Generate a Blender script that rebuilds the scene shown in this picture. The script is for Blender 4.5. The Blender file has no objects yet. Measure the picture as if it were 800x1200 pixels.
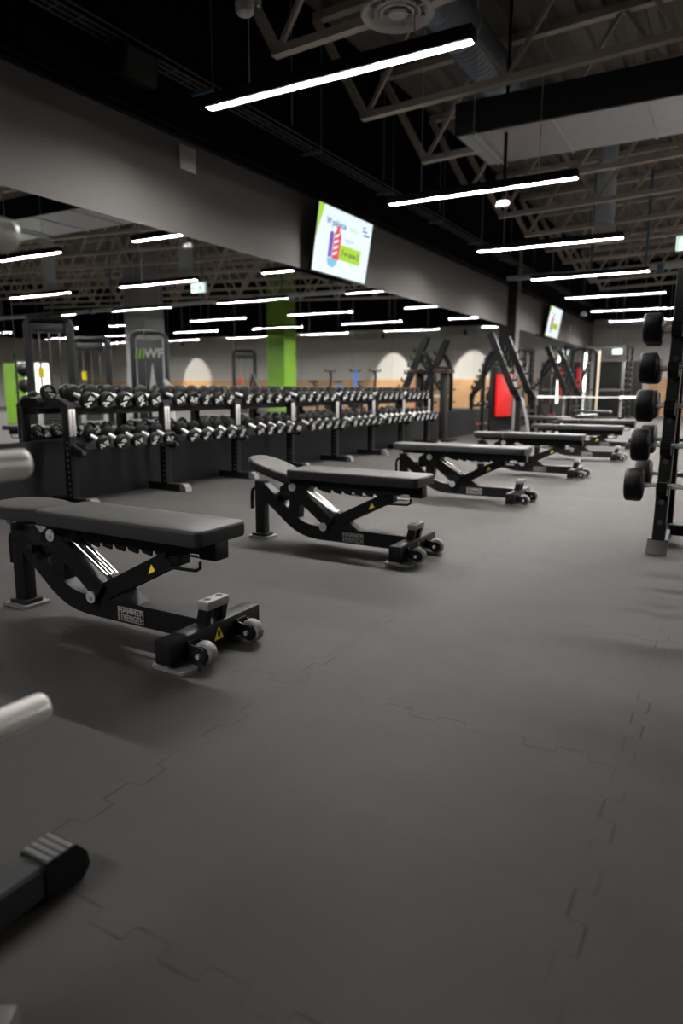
import bpy, bmesh, math, random
from mathutils import Vector, Matrix
random.seed(7)
R = math.radians
C = bpy.context.scene.collection
scene = bpy.context.scene

# ------------------------------------------------------------------ materials
def mat(name, col, rough=.5, metal=0., noise=0., nscale=40., bump=0., bscale=200., emit=None, spec=None):
    m = bpy.data.materials.new(name); m.use_nodes = True
    nt = m.node_tree; b = nt.nodes['Principled BSDF']
    c = (col[0], col[1], col[2], 1)
    b.inputs['Base Color'].default_value = c
    b.inputs['Roughness'].default_value = rough
    b.inputs['Metallic'].default_value = metal
    if spec is None and sum(col) < .4 and metal == 0: spec = .2
    if emit: spec = .05
    if spec is not None: b.inputs['Specular IOR Level'].default_value = spec
    if emit:
        b.inputs['Emission Color'].default_value = (*emit[0], 1)
        b.inputs['Emission Strength'].default_value = emit[1]
    if noise or bump:
        tc = nt.nodes.new('ShaderNodeTexCoord')
    if noise:
        n = nt.nodes.new('ShaderNodeTexNoise'); n.inputs['Scale'].default_value = nscale
        n.inputs['Detail'].default_value = 4
        nt.links.new(tc.outputs['Object'], n.inputs['Vector'])
        mx = nt.nodes.new('ShaderNodeMix'); mx.data_type = 'RGBA'
        mx.inputs['A'].default_value = tuple(v*(1-noise) for v in col)+(1,)
        mx.inputs['B'].default_value = tuple(min(1, v*(1+noise)) for v in col)+(1,)
        nt.links.new(n.outputs['Fac'], mx.inputs['Factor'])
        nt.links.new(mx.outputs['Result'], b.inputs['Base Color'])
    if bump:
        n2 = nt.nodes.new('ShaderNodeTexNoise'); n2.inputs['Scale'].default_value = bscale
        nt.links.new(tc.outputs['Object'], n2.inputs['Vector'])
        bp = nt.nodes.new('ShaderNodeBump'); bp.inputs['Strength'].default_value = bump
        bp.inputs['Distance'].default_value = .002
        nt.links.new(n2.outputs['Fac'], bp.inputs['Height'])
        nt.links.new(bp.outputs['Normal'], b.inputs['Normal'])
    return m

M = {}
M['black'] = mat('black_powder_coat', (.006, .006, .0065), .45, bump=.15, bscale=600, noise=.1)
M['blackmatte'] = mat('matte_black', (.008, .008, .008), .6, noise=.15)
M['vinyl'] = mat('grey_black_vinyl', (.044, .0425, .041), .5, bump=.25, bscale=350, noise=.06, nscale=60)
M['vinylside'] = mat('black_vinyl', (.026, .0265, .028), .42, bump=.2, bscale=350)
M['rubber'] = mat('black_rubber', (.006, .006, .0064), .5, noise=.15)
M['greyrubber'] = mat('grey_rubber', (.17, .17, .17), .55, noise=.1)
M['chrome'] = mat('chrome', (.82, .82, .82), .16, 1.)
M['grip'] = mat('knurled_chrome', (.80, .80, .80), .40, .35)
M['brushed'] = mat('brushed_steel', (.90, .88, .85), .28, .2, bump=.05, bscale=300)
M['zinc'] = mat('zinc', (.62, .65, .67), .38, .7)
M['silver'] = mat('silver_plate', (.50, .49, .48), .4, .6, noise=.08)
M['greysteel'] = mat('grey_paint_steel', (.09, .09, .09), .45)
M['truss'] = mat('beige_grey_steel', (.46, .40, .34), .6, noise=.12, nscale=6)
M['galv'] = mat('galvanised_sheet', (.55, .56, .58), .36, .85, noise=.12, nscale=8)
M['ductmetal'] = mat('blue_grey_duct', (.26, .31, .36), .35, .8, noise=.15, nscale=5)
M['ductblack'] = mat('black_insulation', (.02, .021, .022), .7, noise=.2)
M['white'] = mat('white_plastic', (.45, .44, .42), .45, noise=.03)
M['offwhite'] = mat('white_print', (.74, .76, .73), .5)
M['letter'] = mat('grey_lettering', (.24, .235, .23), .45)
M['footplate'] = mat('foot_plate_steel', (.22, .22, .22), .4, .6)
M['yellow'] = mat('yellow_sticker', (.82, .66, .02), .4)
M['red'] = mat('red_panel', (.50, .006, .007), .45, noise=.05)
M['green'] = mat('lime_paint', (.13, .27, .02), .5, noise=.05, nscale=3)
M['colgrey'] = mat('grey_column_paint', (.22, .225, .23), .6, noise=.06, nscale=3)
M['bluesteel'] = mat('blue_grey_steel', (.12, .19, .26), .5, .4)
M['pipe'] = mat('grey_pipe', (.58, .64, .70), .45, .3)
M['grey'] = mat('grey_wall_paint', (.128, .123, .119), .85, noise=.04, nscale=3, spec=.06)
M['greyend'] = mat('brightened_grey_wall_paint', (.30, .287, .272), .85, noise=.04, nscale=3, spec=.06)  # same wall grey with the far end's brighter lighting put into its colour
M['blackwall'] = mat('black_wall_paint', (.004, .004, .0042), .85, noise=.1, nscale=2, spec=.04)
M['panel'] = mat('dark_panel', (.010, .010, .011), .65, noise=.1, nscale=5, spec=.12)
M['blue'] = mat('blue_plastic', (.02, .13, .5), .4)
M['mirror'] = mat('mirror_glass', (.84, .86, .86), .004, 1.)
M['tvblack'] = mat('tv_bezel', (.008, .008, .009), .3)
M['door'] = mat('black_door', (.014, .014, .015), .5)
M['lamp'] = mat('lamp_diffuser', (.9, .9, .9), .5, emit=((1., .965, .925), 740.))
M['tubelight'] = mat('tube_diffuser', (.9, .9, .9), .5, emit=((.85, 1., .85), 5.))
M['exitwhite'] = mat('exit_white', (.8, .8, .8), .4, emit=((.85, 1., .95), 1.5))
M['exitgreen'] = mat('exit_green', (.0, .35, .16), .4, emit=((.0, .5, .22), .8))
M['winlight'] = mat('lit_glass', (.8, .8, .75), .4, emit=((1., .96, .85), 2.2))
def scr(name, c, s): return mat(name, (.02, .02, .02), .25, emit=(c, s))
M['s_white'] = scr('screen_white', (.86, .97, 1.), 1.0)
M['s_lime'] = scr('screen_lime', (.45, .80, .03), .9)
M['s_blue'] = scr('screen_blue', (.02, .25, .60), .8)
M['s_green'] = scr('screen_pale_green', (.50, .85, .60), .9)
M['s_red'] = scr('screen_red', (.90, .06, .10), .9)
M['s_purple'] = scr('screen_purple', (.16, .08, .60), .9)
M['s_sky'] = scr('screen_sky', (.25, .62, .90), .9)
M['s_dark'] = scr('screen_dark', (.05, .12, .10), .5)

def floor_material():
    m = bpy.data.materials.new('rubber_tiles'); m.use_nodes = True
    nt = m.node_tree; N = nt.nodes; K = nt.links; b = N['Principled BSDF']
    def val(v):
        n = N.new('ShaderNodeValue'); n.outputs[0].default_value = v; return n.outputs[0]
    def ma(op, a, c=None, d=None):
        n = N.new('ShaderNodeMath'); n.operation = op
        for i, v in enumerate((a, c, d)):
            if v is None: continue
            if isinstance(v, (int, float)): n.inputs[i].default_value = v
            else: K.new(v, n.inputs[i])
        return n.outputs[0]
    tc = N.new('ShaderNodeTexCoord'); sp = N.new('ShaderNodeSeparateXYZ'); K.new(tc.outputs['Object'], sp.inputs[0])
    X = ma('SUBTRACT', sp.outputs[0], -1.2545); Y = ma('SUBTRACT', sp.outputs[1], 1.8475)
    S = 1.0765; P = S/6; AMP = .019
    def wave(t):
        s = ma('SINE', ma('MULTIPLY', t, 2*math.pi/P))
        w = ma('MULTIPLY', s, 9.)
        w = ma('MINIMUM', ma('MAXIMUM', w, -1.), 1.)
        return ma('MULTIPLY', w, AMP), s
    wx, sx = wave(Y); wy, sy = wave(X)
    def seam(t, w, s):
        q = ma('DIVIDE', ma('SUBTRACT', t, w), S)
        cell = ma('FLOOR', ma('ADD', q, .5))
        d0 = ma('SUBTRACT', ma('DIVIDE', t, S), ma('ROUND', ma('DIVIDE', t, S)))
        d0 = ma('MULTIPLY', d0, S)                                    # distance to the straight seam
        dl = ma('ABSOLUTE', ma('SUBTRACT', d0, w))
        long = ma('LESS_THAN', dl, .0034)
        side = ma('MULTIPLY', ma('LESS_THAN', ma('ABSOLUTE', d0), AMP), ma('LESS_THAN', ma('ABSOLUTE', s), .07))
        return cell, long, side
    c1, l1, s1 = seam(X, wx, sx); c2, l2, s2 = seam(Y, wy, sy)
    n1 = N.new('ShaderNodeTexNoise'); n1.inputs['Scale'].default_value = 3.2; n1.inputs['Detail'].default_value = 2
    K.new(tc.outputs['Object'], n1.inputs['Vector'])
    vis = ma('MINIMUM', ma('MAXIMUM', ma('MULTIPLY_ADD', n1.outputs['Fac'], 5., -1.9), .18), 1.)
    line = ma('MAXIMUM', ma('MAXIMUM', l1, l2), ma('MULTIPLY', ma('MAXIMUM', s1, s2), .75))
    line = ma('MULTIPLY', line, vis)
    # per-tile tone
    cv = N.new('ShaderNodeCombineXYZ'); K.new(c1, cv.inputs[0]); K.new(c2, cv.inputs[1])
    wn = N.new('ShaderNodeTexWhiteNoise'); wn.noise_dimensions = '2D'; K.new(cv.outputs[0], wn.inputs['Vector'])
    tone = ma('MULTIPLY_ADD', wn.outputs['Value'], .20, .90)
    n2 = N.new('ShaderNodeTexNoise'); n2.inputs['Scale'].default_value = 2.3; n2.inputs['Detail'].default_value = 6; n2.inputs['Roughness'].default_value = .65
    K.new(tc.outputs['Object'], n2.inputs['Vector'])
    tone = ma('MULTIPLY', tone, ma('MULTIPLY_ADD', n2.outputs['Fac'], .9, .55))
    n3 = N.new('ShaderNodeTexNoise'); n3.inputs['Scale'].default_value = 420; n3.inputs['Detail'].default_value = 2
    K.new(tc.outputs['Object'], n3.inputs['Vector'])
    tone = ma('MULTIPLY', tone, ma('MULTIPLY_ADD', n3.outputs['Fac'], .9, .55))
    # scuffs: sparse pale dust specks
    vo = N.new('ShaderNodeTexVoronoi'); vo.inputs['Scale'].default_value = 4.5; vo.inputs['Randomness'].default_value = 1
    K.new(tc.outputs['Object'], vo.inputs['Vector'])
    speck = ma('LESS_THAN', vo.outputs['Distance'], .018)
    mx = N.new('ShaderNodeMix'); mx.data_type = 'RGBA'
    mx.inputs['A'].default_value = (0, 0, 0, 1); mx.inputs['B'].default_value = (.031, .029, .0275, 1)
    K.new(tone, mx.inputs['Factor']); mx.clamp_factor = False
    m2 = N.new('ShaderNodeMix'); m2.data_type = 'RGBA'; m2.inputs['B'].default_value = (.004, .0035, .0035, 1)
    K.new(mx.outputs['Result'], m2.inputs['A']); K.new(ma('MULTIPLY', line, .85), m2.inputs['Factor'])
    m3 = N.new('ShaderNodeMix'); m3.data_type = 'RGBA'; m3.inputs['B'].default_value = (.12, .115, .105, 1)
    K.new(m2.outputs['Result'], m3.inputs['A']); K.new(ma('MULTIPLY', speck, .45), m3.inputs['Factor'])
    K.new(m3.outputs['Result'], b.inputs['Base Color'])
    b.inputs['Roughness'].default_value = .66
    b.inputs['Specular IOR Level'].default_value = .22
    bp = N.new('ShaderNodeBump'); bp.inputs['Strength'].default_value = .35; bp.inputs['Distance'].default_value = .002
    h = ma('SUBTRACT', ma('MULTIPLY', n3.outputs['Fac'], .5), line)
    K.new(h, bp.inputs['Height']); K.new(bp.outputs['Normal'], b.inputs['Normal'])
    return m
M['floor'] = floor_material()

def slat_material():
    m = bpy.data.materials.new('wood_slats'); m.use_nodes = True
    nt = m.node_tree; N = nt.nodes; K = nt.links; b = N['Principled BSDF']
    tc = N.new('ShaderNodeTexCoord'); sp = N.new('ShaderNodeSeparateXYZ'); K.new(tc.outputs['Object'], sp.inputs[0])
    mod = N.new('ShaderNodeMath'); mod.operation = 'FRACT'
    mu = N.new('ShaderNodeMath'); mu.operation = 'MULTIPLY'; mu.inputs[1].default_value = 1/.12
    K.new(sp.outputs[2], mu.inputs[0]); K.new(mu.outputs[0], mod.inputs[0])
    lt = N.new('ShaderNodeMath'); lt.operation = 'LESS_THAN'; lt.inputs[1].default_value = .18; K.new(mod.outputs[0], lt.inputs[0])
    n = N.new('ShaderNodeTexNoise'); n.inputs['Scale'].default_value = 4; K.new(tc.outputs['Object'], n.inputs['Vector'])
    a = N.new('ShaderNodeMix'); a.data_type = 'RGBA'
    a.inputs['A'].default_value = (.28, .15, .06, 1); a.inputs['B'].default_value = (.36, .21, .10, 1)
    K.new(n.outputs['Fac'], a.inputs['Factor'])
    c = N.new('ShaderNodeMix'); c.data_type = 'RGBA'; c.inputs['B'].default_value = (.06, .035, .018, 1)
    K.new(a.outputs['Result'], c.inputs['A']); K.new(lt.outputs[0], c.inputs['Factor'])
    K.new(c.outputs['Result'], b.inputs['Base Color']); b.inputs['Roughness'].default_value = .5
    return m
M['wood'] = slat_material()
M['deck'] = mat('grey_steel_deck', (.15, .135, .12), .7, .0, spec=.1, noise=.15, nscale=2)

# ------------------------------------------------------------------ mesh builder
class MB:
    def __init__(s): s.bm = bmesh.new(); s.mi = 0
    def _mark(s, before):
        for f in s.bm.faces:
            if f not in before: f.material_index = s.mi
    def poly(s, verts, faces):
        vs = [s.bm.verts.new(v) for v in verts]
        fs = []
        for f in faces:
            try:
                q = s.bm.faces.new([vs[i] for i in f]); q.material_index = s.mi; fs.append(q)
            except ValueError: pass
        return vs, fs
    def box(s, c, d, rot=None, bevel=0., seg=2):
        hx, hy, hz = d[0]/2, d[1]/2, d[2]/2
        P = [(-hx,-hy,-hz),(hx,-hy,-hz),(hx,hy,-hz),(-hx,hy,-hz),(-hx,-hy,hz),(hx,-hy,hz),(hx,hy,hz),(-hx,hy,hz)]
        P = [Vector(p) for p in P]
        if rot is not None: P = [rot @ p for p in P]
        P = [p+Vector(c) for p in P]
        vs, fs = s.poly(P, [(0,3,2,1),(4,5,6,7),(0,1,5,4),(1,2,6,5),(2,3,7,6),(3,0,4,7)])
        if bevel:
            es = list({e for f in fs for e in f.edges})
            r = bmesh.ops.bevel(s.bm, geom=es, offset=bevel, segments=seg, affect='EDGES', profile=.5)
            for f in r['faces']: f.material_index = s.mi
        return s
    def bar(s, p0, p1, w, h, up=(0,0,1), bevel=0.):
        p0, p1 = Vector(p0), Vector(p1); d = p1-p0; L = d.length; d.normalize()
        u = Vector(up)
        if abs(d.dot(u)) > .99: u = Vector((1,0,0))
        sd = d.cross(u).normalized(); u2 = sd.cross(d)
        rot = Matrix((d, sd, u2)).transposed()
        return s.box((p0+p1)/2, (L, w, h), rot, bevel, 1)
    def cyl(s, p0, p1, r, seg=16, r2=None, bevel=0.):
        p0, p1 = Vector(p0), Vector(p1); d = (p1-p0).normalized()
        if r2 is None: r2 = r
        prof = [(0, r), ((p1-p0).length, r2)]
        if bevel:
            L = (p1-p0).length
            prof = [(0, r-bevel), (bevel*.3, r-bevel*.3), (bevel, r), (L-bevel, r2), (L-bevel*.3, r2-bevel*.3), (L, r2-bevel)]
        return s.lathe(p0, d, prof, seg)
    def lathe(s, o, d, prof, seg=16, cap=True):
        o, d = Vector(o), Vector(d).normalized()
        a = Vector((0,0,1)) if abs(d.z) < .9 else Vector((1,0,0))
        u = d.cross(a).normalized(); v = d.cross(u)
        rings = []
        for t, r in prof:
            rings.append([s.bm.verts.new(o+d*t+(u*math.cos(2*math.pi*k/seg)+v*math.sin(2*math.pi*k/seg))*max(r, 1e-4)) for k in range(seg)])
        for A, B in zip(rings, rings[1:]):
            for k in range(seg):
                f = s.bm.faces.new((A[k], B[k], B[(k+1)%seg], A[(k+1)%seg])); f.material_index = s.mi
        if cap:
            f = s.bm.faces.new(rings[0]); f.material_index = s.mi
            f = s.bm.faces.new(rings[-1][::-1]); f.material_index = s.mi
        return s
    def sweep(s, pts, sec, closed_sec=True):
        """sec(k) -> section list of (a,b) ; path swept with parallel frames"""
        pts = [Vector(p) for p in pts]; rings = []
        ref = None
        for i, p in enumerate(pts):
            d = (pts[min(i+1, len(pts)-1)]-pts[max(i-1, 0)]).normalized()
            if ref is None:
                a = Vector((0,0,1)) if abs(d.z) < .9 else Vector((0,1,0))
                ref = (a-d*a.dot(d)).normalized()
            else: ref = (ref-d*ref.dot(d)).normalized()
            sd = d.cross(ref)
            rings.append([s.bm.verts.new(p+sd*a+ref*b) for a, b in sec])
        n = len(sec)
        for A, B in zip(rings, rings[1:]):
            for k in range(n):
                f = s.bm.faces.new((A[k], A[(k+1)%n], B[(k+1)%n], B[k])); f.material_index = s.mi
        f = s.bm.faces.new(rings[0][::-1]); f.material_index = s.mi
        f = s.bm.faces.new(rings[-1]); f.material_index = s.mi
        return s
    def tube(s, pts, r, seg=8):
        return s.sweep(pts, [(r*math.cos(2*math.pi*k/seg), r*math.sin(2*math.pi*k/seg)) for k in range(seg)])
    def rtube(s, pts, w, h):
        return s.sweep(pts, [(-w/2,-h/2),(w/2,-h/2),(w/2,h/2),(-w/2,h/2)])
    def prism(s, poly, f0, f1):
        """poly: 2d list; f0,f1 map (a,b)->3d for the two caps"""
        n = len(poly)
        vs = [f0(a,b) for a,b in poly]+[f1(a,b) for a,b in poly]
        faces = [tuple(range(n))[::-1], tuple(range(n, 2*n))]+[(k, (k+1)%n, n+(k+1)%n, n+k) for k in range(n)]
        return s.poly(vs, faces)
    def flat(s, poly, f):
        return s.poly([f(a,b) for a,b in poly], [tuple(range(len(poly)))])
    def build(s, name, mats, parent=None, loc=(0,0,0), smooth=35):
        bmesh.ops.recalc_face_normals(s.bm, faces=s.bm.faces[:])
        me = bpy.data.meshes.new(name); s.bm.to_mesh(me); s.bm.free()
        for m in (mats if isinstance(mats, (list, tuple)) else [mats]): me.materials.append(m)
        if smooth:
            for p in me.polygons: p.use_smooth = True
            me.set_sharp_from_angle(angle=R(smooth))
        o = bpy.data.objects.new(name, me); C.objects.link(o); o.location = loc
        if parent: o.parent = parent
        return o

def tag(o, label, cat, group=None, kind=None):
    o['label'] = label; o['category'] = cat
    if group: o['group'] = group
    if kind: o['kind'] = kind
    return o
def thing(name, label, cat, loc=(0,0,0), rz=0, group=None):
    o = bpy.data.objects.new(name, None); C.objects.link(o); o.empty_display_size = .1
    o.location = loc; o.rotation_euler = (0,0,rz)
    return tag(o, label, cat, group)
def struct(o): o['kind'] = 'structure'; return o
def dup(root, loc=None, label=None):
    r = root.copy(); C.objects.link(r)
    if loc is not None: r.location = loc
    if label: r['label'] = label
    for ch in list(root.children):
        c = ch.copy(); C.objects.link(c); c.parent = r
        for g in list(ch.children):
            d = g.copy(); C.objects.link(d); d.parent = c
            for h in list(g.children):
                e = h.copy(); C.objects.link(e); e.parent = d
    return r
def text_mesh(name, s, size, fmap, m, parent=None, align='CENTER', bold=0., wide=1.):
    cu = bpy.data.curves.new('txt', 'FONT'); cu.body = s; cu.size = size; cu.align_x = align; cu.align_y = 'CENTER'
    cu.offset = bold; cu.resolution_u = 3
    o = bpy.data.objects.new('txt', cu); C.objects.link(o)
    bpy.context.view_layer.update()
    dg = bpy.context.evaluated_depsgraph_get()
    me = bpy.data.meshes.new_from_object(o.evaluated_get(dg))
    C.objects.unlink(o); bpy.data.objects.remove(o); bpy.data.curves.remove(cu)
    for v in me.vertices: v.co = Vector(fmap(v.co.x*wide, v.co.y))
    me.materials.clear(); me.materials.append(m); me.name = name
    t = bpy.data.objects.new(name, me); C.objects.link(t)
    if parent: t.parent = parent
    return t
ORD = ['first','second','third','fourth','fifth','sixth','seventh','eighth','ninth','tenth','eleventh','twelfth','thirteenth','fourteenth','fifteenth']

# ------------------------------------------------------------------ room
W = -5.2; XR = 24.; YB = -7.; YE = 29.
def roofz(x): return 5.75+.035*(x-W)
m = MB(); m.box(((W+XR)/2, (YB+YE)/2, -.05), (XR-W+.4, YE-YB+.4, .1)); struct(m.build('floor', M['floor'], smooth=0))
m = MB()
x = W-.2; prof = []
while x < XR+.2:
    z = roofz(x)
    prof += [(x, z), (x+.13, z), (x+.16, z+.07), (x+.27, z+.07)]; x += .30
vs = [m.bm.verts.new((a, YB-.2, b)) for a, b in prof]; vt = [m.bm.verts.new((a, YE+.2, b)) for a, b in prof]
for k in range(len(prof)-1): m.bm.faces.new((vs[k], vs[k+1], vt[k+1], vt[k]))
n = len(prof)
top = [m.bm.verts.new((prof[0][0], y, prof[0][1]+.3)) for y in (YB-.2, YE+.2)]+[m.bm.verts.new((prof[-1][0], y, prof[-1][1]+.3)) for y in (YE+.2, YB-.2)]
m.bm.faces.new(top)
struct(m.build('ceiling', M['deck'], smooth=0))
m = MB(); m.box((W-.1, (YB+YE)/2, 1.76), (.2, YE-YB, 3.52)); m.mi = 1
m.box((W-.1, (YB+YE)/2, 5.0), (.2, YE-YB, 2.96))
struct(m.build('wall_left', [M['grey'], M['blackwall']], smooth=0))
m = MB(); m.box((W+.015, (YB+YE)/2, 3.53), (.03, YE-YB, .035), bevel=.004); m.box((W+.012, (YB+YE)/2, 3.60), (.024, YE-YB, .02))
struct(m.build('trim_1', M['blackmatte'], smooth=0))
m = MB(); m.box((W+.0125, (YB+17.4)/2, .275), (.025, 17.4-YB, .55), bevel=.004); m.box((W+.0125, (18.0+YE)/2, .275), (.025, YE-18., .55), bevel=.004)
struct(m.build('baseboard_left', M['panel'], smooth=0))
m = MB(); m.box(((W+XR)/2, YE+.1, 1.85), (XR-W, .2, 3.7)); m.mi = 1; m.box(((W+XR)/2, YE+.1, 5.4), (XR-W, .2, 3.4))
struct(m.build('wall_back', [M['greyend'], M['blackwall']], smooth=0))
m = MB(); m.box((XR+.1, (YB+YE)/2, 1.85), (.2, YE-YB, 3.7)); m.mi = 1; m.box((XR+.1, (YB+YE)/2, 5.4), (.2, YE-YB, 3.4))
struct(m.build('wall_right', [M['greyend'], M['blackwall']], smooth=0))
m = MB(); m.box(((W+XR)/2, YB-.1, 3.5), (XR-W, .2, 7.)); struct(m.build('wall_front', M['blackwall'], smooth=0))
# wood slat wainscot on the end wall, door beside it
m = MB(); m.box(((-3.05+XR)/2, YE-.02, .75), (XR+3.05, .04, 1.4), bevel=.005); struct(m.build('trim_2', M['wood'], smooth=0))
d = MB().box((-4.05, YE-.03, 1.05), (1.6, .06, 2.1), bevel=.006).build('door_1', M['door']); struct(d)
MB().box((-4.05, YE-.07, 1.05), (.015, .02, 2.06)).build('door_gap', M['greysteel'], d)
MB().tube([(-3.92, YE-.06, .9), (-3.92, YE-.12, .92), (-3.92, YE-.12, 1.28), (-3.92, YE-.06, 1.3)], .014).build('door_handle', M['zinc'], d)
# pilaster on the left wall
m = MB(); m.box((W+.09, 17.7, 2.3), (.18, .42, 4.6), bevel=.01); struct(m.build('trim_3', M['grey'], smooth=0))
m = MB(); m.box((W+.11, 17.44, 2.3), (.22, .09, 4.6), bevel=.006); struct(m.build('trim_4', M['blackmatte'], smooth=0))
# structural columns (seen in the mirror)
def column(n, x, y, s, mt, n2):
    m = MB(); m.box((0, 0, 3.2), (s, s, 6.4), bevel=.05); o = m.build('trim_%d' % n, mt, loc=(x, y, 0), smooth=0); return struct(o)
column(5, 7.5, 17.6, .95, M['colgrey'], 0)
column(6, 7.5, 25.8, .95, M['green'], 0)

# ------------------------------------------------------------------ mirrors
edges = [.80, 2.24, 3.66, 5.10, 6.53, 7.96, 9.37, 10.78, 12.2, 13.6, 15.0, 16.35, 17.39]
edges2 = [17.93, 19.3, 20.7, 22.1, 23.5, 24.9, 26.3, 27.7, 28.98]
def mirror(y0, y1, label):
    o = MB().box((0, 0, 0), (.008, y1-y0-.007, 2.02)).build('mirror_panel', M['mirror'], loc=(W+.006, (y0+y1)/2, 1.565), smooth=0)
    tag(o, label, 'mirror', 'wall mirror panels')
for i in range(len(edges)-1):
    mirror(edges[i], edges[i+1], 'tall wall mirror panel behind the dumbbell rack, %s from the left before the pilaster' % ORD[i])
for i in range(len(edges2)-1):
    mirror(edges2[i], edges2[i+1], 'far wall mirror panel past the pilaster, %s one counting from it' % ORD[i])

# ------------------------------------------------------------------ lights
LZ = 3.3; LL = 2.32
def make_light():
    t = thing('linear_pendant_light', '', 'light', group='linear pendant lights')
    m = MB(); m.box((0, 0, .055), (LL, .115, .09), bevel=.006); m.build('housing', M['blackmatte'], t)
    MB().box((0, 0, .0155), (LL-.03, .066, .012)).build('diffuser', M['lamp'], t)
    m = MB()
    for k in range(30): m.box((-LL/2+.06+k*(LL-.12)/29, 0, .005), (.003, .066, .008))
    for s in (-1, 1): m.box((0, s*.034, .0045), (LL-.05, .002, .009))
    m.build('added_louvre', M['blackmatte'], t, smooth=0)  # fins added under the diffuser to keep strip light off the upper wall
    for s in (-1, 1):
        MB().cyl((s*.72, 0, .1), (s*.72, 0, 2.45), .004, 6).build('suspension_wire', M['zinc'], t)
    return t
rows = [-2.92, 1.15, 5.22, 9.3, 13.4, 17.5]
rown = ['row above the weight benches', 'row second from the mirror wall', 'row third from the mirror wall', 'row fourth from the mirror wall',
        'row fifth from the mirror wall', 'row sixth from the mirror wall']
L0 = make_light(); first = True
for i, xx in enumerate(rows):
    for n in ([0, 1, 2, 3, 4, 5, 6, -2] if i == 0 else [1, 2, 3, 4, 5, 6]):  # negative index: unseen strip behind the camera, added as fill on the benches
        y = 4.85+3.47*n
        lab = 'long black pendant strip light, %s in the %s' % (ORD[n-(1 if i else 0)], rown[i]) if n >= 0 else 'long black pendant strip light added as fill, unseen behind the camera, %s' % rown[i]
        if first: o = L0; o['label'] = lab; o.location = (xx, y, LZ); first = False
        else: dup(L0, (xx, y, LZ), lab)

# ------------------------------------------------------------------ roof trusses
def truss(y, label):
    t = thing('roof_truss', label, 'truss', (0, y, 0), group='roof trusses')
    xs, zb, sl = -4.42, 4.4, .035
    zB = lambda x: zb+sl*(x-xs); zT = lambda x: roofz(x)-.06
    m = MB(); m.bar((xs-.05, 0, zB(xs)), (XR-.8, 0, zB(XR-.8)), .10, .08); m.build('bottom_chord', M['truss'], t, smooth=0)
    m = MB(); m.bar((W+.03, 0, zT(W)), (XR-.05, 0, zT(XR)), .12, .10); m.build('top_chord', M['truss'], t, smooth=0)
    MB().bar((xs, 0, zB(xs)), (W+.05, 0, zT(W)-.02), .10, .09).build('end_brace', M['truss'], t, smooth=0)
    m = MB(); x = xs; k = 0
    while x+.9 < XR-1:
        if k % 2 == 0: m.bar((x, 0, zB(x)), (x+.9, 0, zT(x+.9)), .05, .05)
        else: m.bar((x, 0, zT(x)), (x+.9, 0, zB(x+.9)), .05, .05)
        x += .9; k += 1
    m.build('web_bracing', M['truss'], t, smooth=0)
for k in range(12):
    truss(4.45+1.93*k, 'beige steel roof truss, %s one back from the camera' % ORD[k])

# ------------------------------------------------------------------ ducts and ceiling services
t = thing('box_duct', 'long rectangular air duct with black side and bare metal underside', 'duct', (0, 0, 0))
MB().box((1.7, 8.41, 4.18), (9.9, .05, .36), bevel=.004).build('insulated_side', M['ductblack'], t)
m = MB(); m.box((1.7, 9.05, 4.18), (9.86, 1.22, .34))
for k in range(11): m.box((-3.1+k*.98, 9.05, 4.005), (.03, 1.24, .02))
m.build('metal_casing', M['galv'], t, smooth=0)
for s in (-3.0, -.6, 2., 4.6):
    m = MB(); m.bar((s, 8.36, 3.985), (s, 9.72, 3.985), .04, .03); m.cyl((s, 8.36, 3.98), (s, 8.36, roofz(s)-.02), .006, 6); m.cyl((s, 9.70, 3.98), (s, 9.70, roofz(s)-.02), .006, 6)
    m.build('hanger', M['zinc'], t)
# spiral duct + round diffuser near the camera
def spiral(m, p0, p1, r, seg=24, pitch=.11):
    L = (Vector(p1)-Vector(p0)).length; n = int(L/pitch); prof = []
    for k in range(n):
        t = k*pitch; prof += [(t, r), (t+pitch*.75, r), (t+pitch*.82, r+.008), (t+pitch*.93, r+.008)]
    prof.append((L, r))
    m.lathe(p0, Vector(p1)-Vector(p0), prof, seg)
t = thing('spiral_duct', 'round ribbed metal duct running over the first pendant light', 'duct', (-3.25, 0, 5.2))
m = MB(); spiral(m, (0, 5.55, 0), (0, 12.3, 0), .26); m.build('pipe', M['ductmetal'], t)
for yy in (6.45, 8.4, 10.3):
    m = MB(); m.lathe((0, yy, 0), (0, 1, 0), [(0, .272), (.04, .272)], 24); m.cyl((0, yy+.02, .26), (0, yy+.02, roofz(-3.3)-5.22), .006, 6)
    m.build('clamp', M['zinc'], t)
def round_diffuser(x, y, z, label):
    t = thing('ceiling_diffuser', label, 'air vent', (x, y, z))
    m = MB(); m.lathe((0,0,0), (0,0,1), [(0,.315),(-.015,.30),(.0,.27),(.07,.22),(.16,.21),(.16,.20)], 32, cap=False); m.build('outer_ring', M['white'], t)
    m = MB()
    for r_ in (.20, .145): m.lathe((0,0,.01), (0,0,1), [(.0,r_),(-.012,r_-.015),(.05,r_-.045),(.05,r_-.035),(.0,r_)], 32, cap=False)
    m.build('cone', M['white'], t)
    m = MB(); m.lathe((0,0,-.005), (0,0,1), [(0,.06),(-.01,.075),(.005,.085),(.02,.05)], 24)
    for k in range(8):
        a = k*math.pi/4; m.bar((.07*math.cos(a), .07*math.sin(a), .03), (.25*math.cos(a), .25*math.sin(a), .03), .012, .03)
    m.build('centre_boss', M['white'], t)
    m = MB(); spiral(m, (0,0,.15), (0,0,1.1), .20); m.build('neck', M['galv'], t)
round_diffuser(-2.80, 5.82, 4.13, 'round beige ceiling air diffuser above the nearest pendant light')
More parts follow.
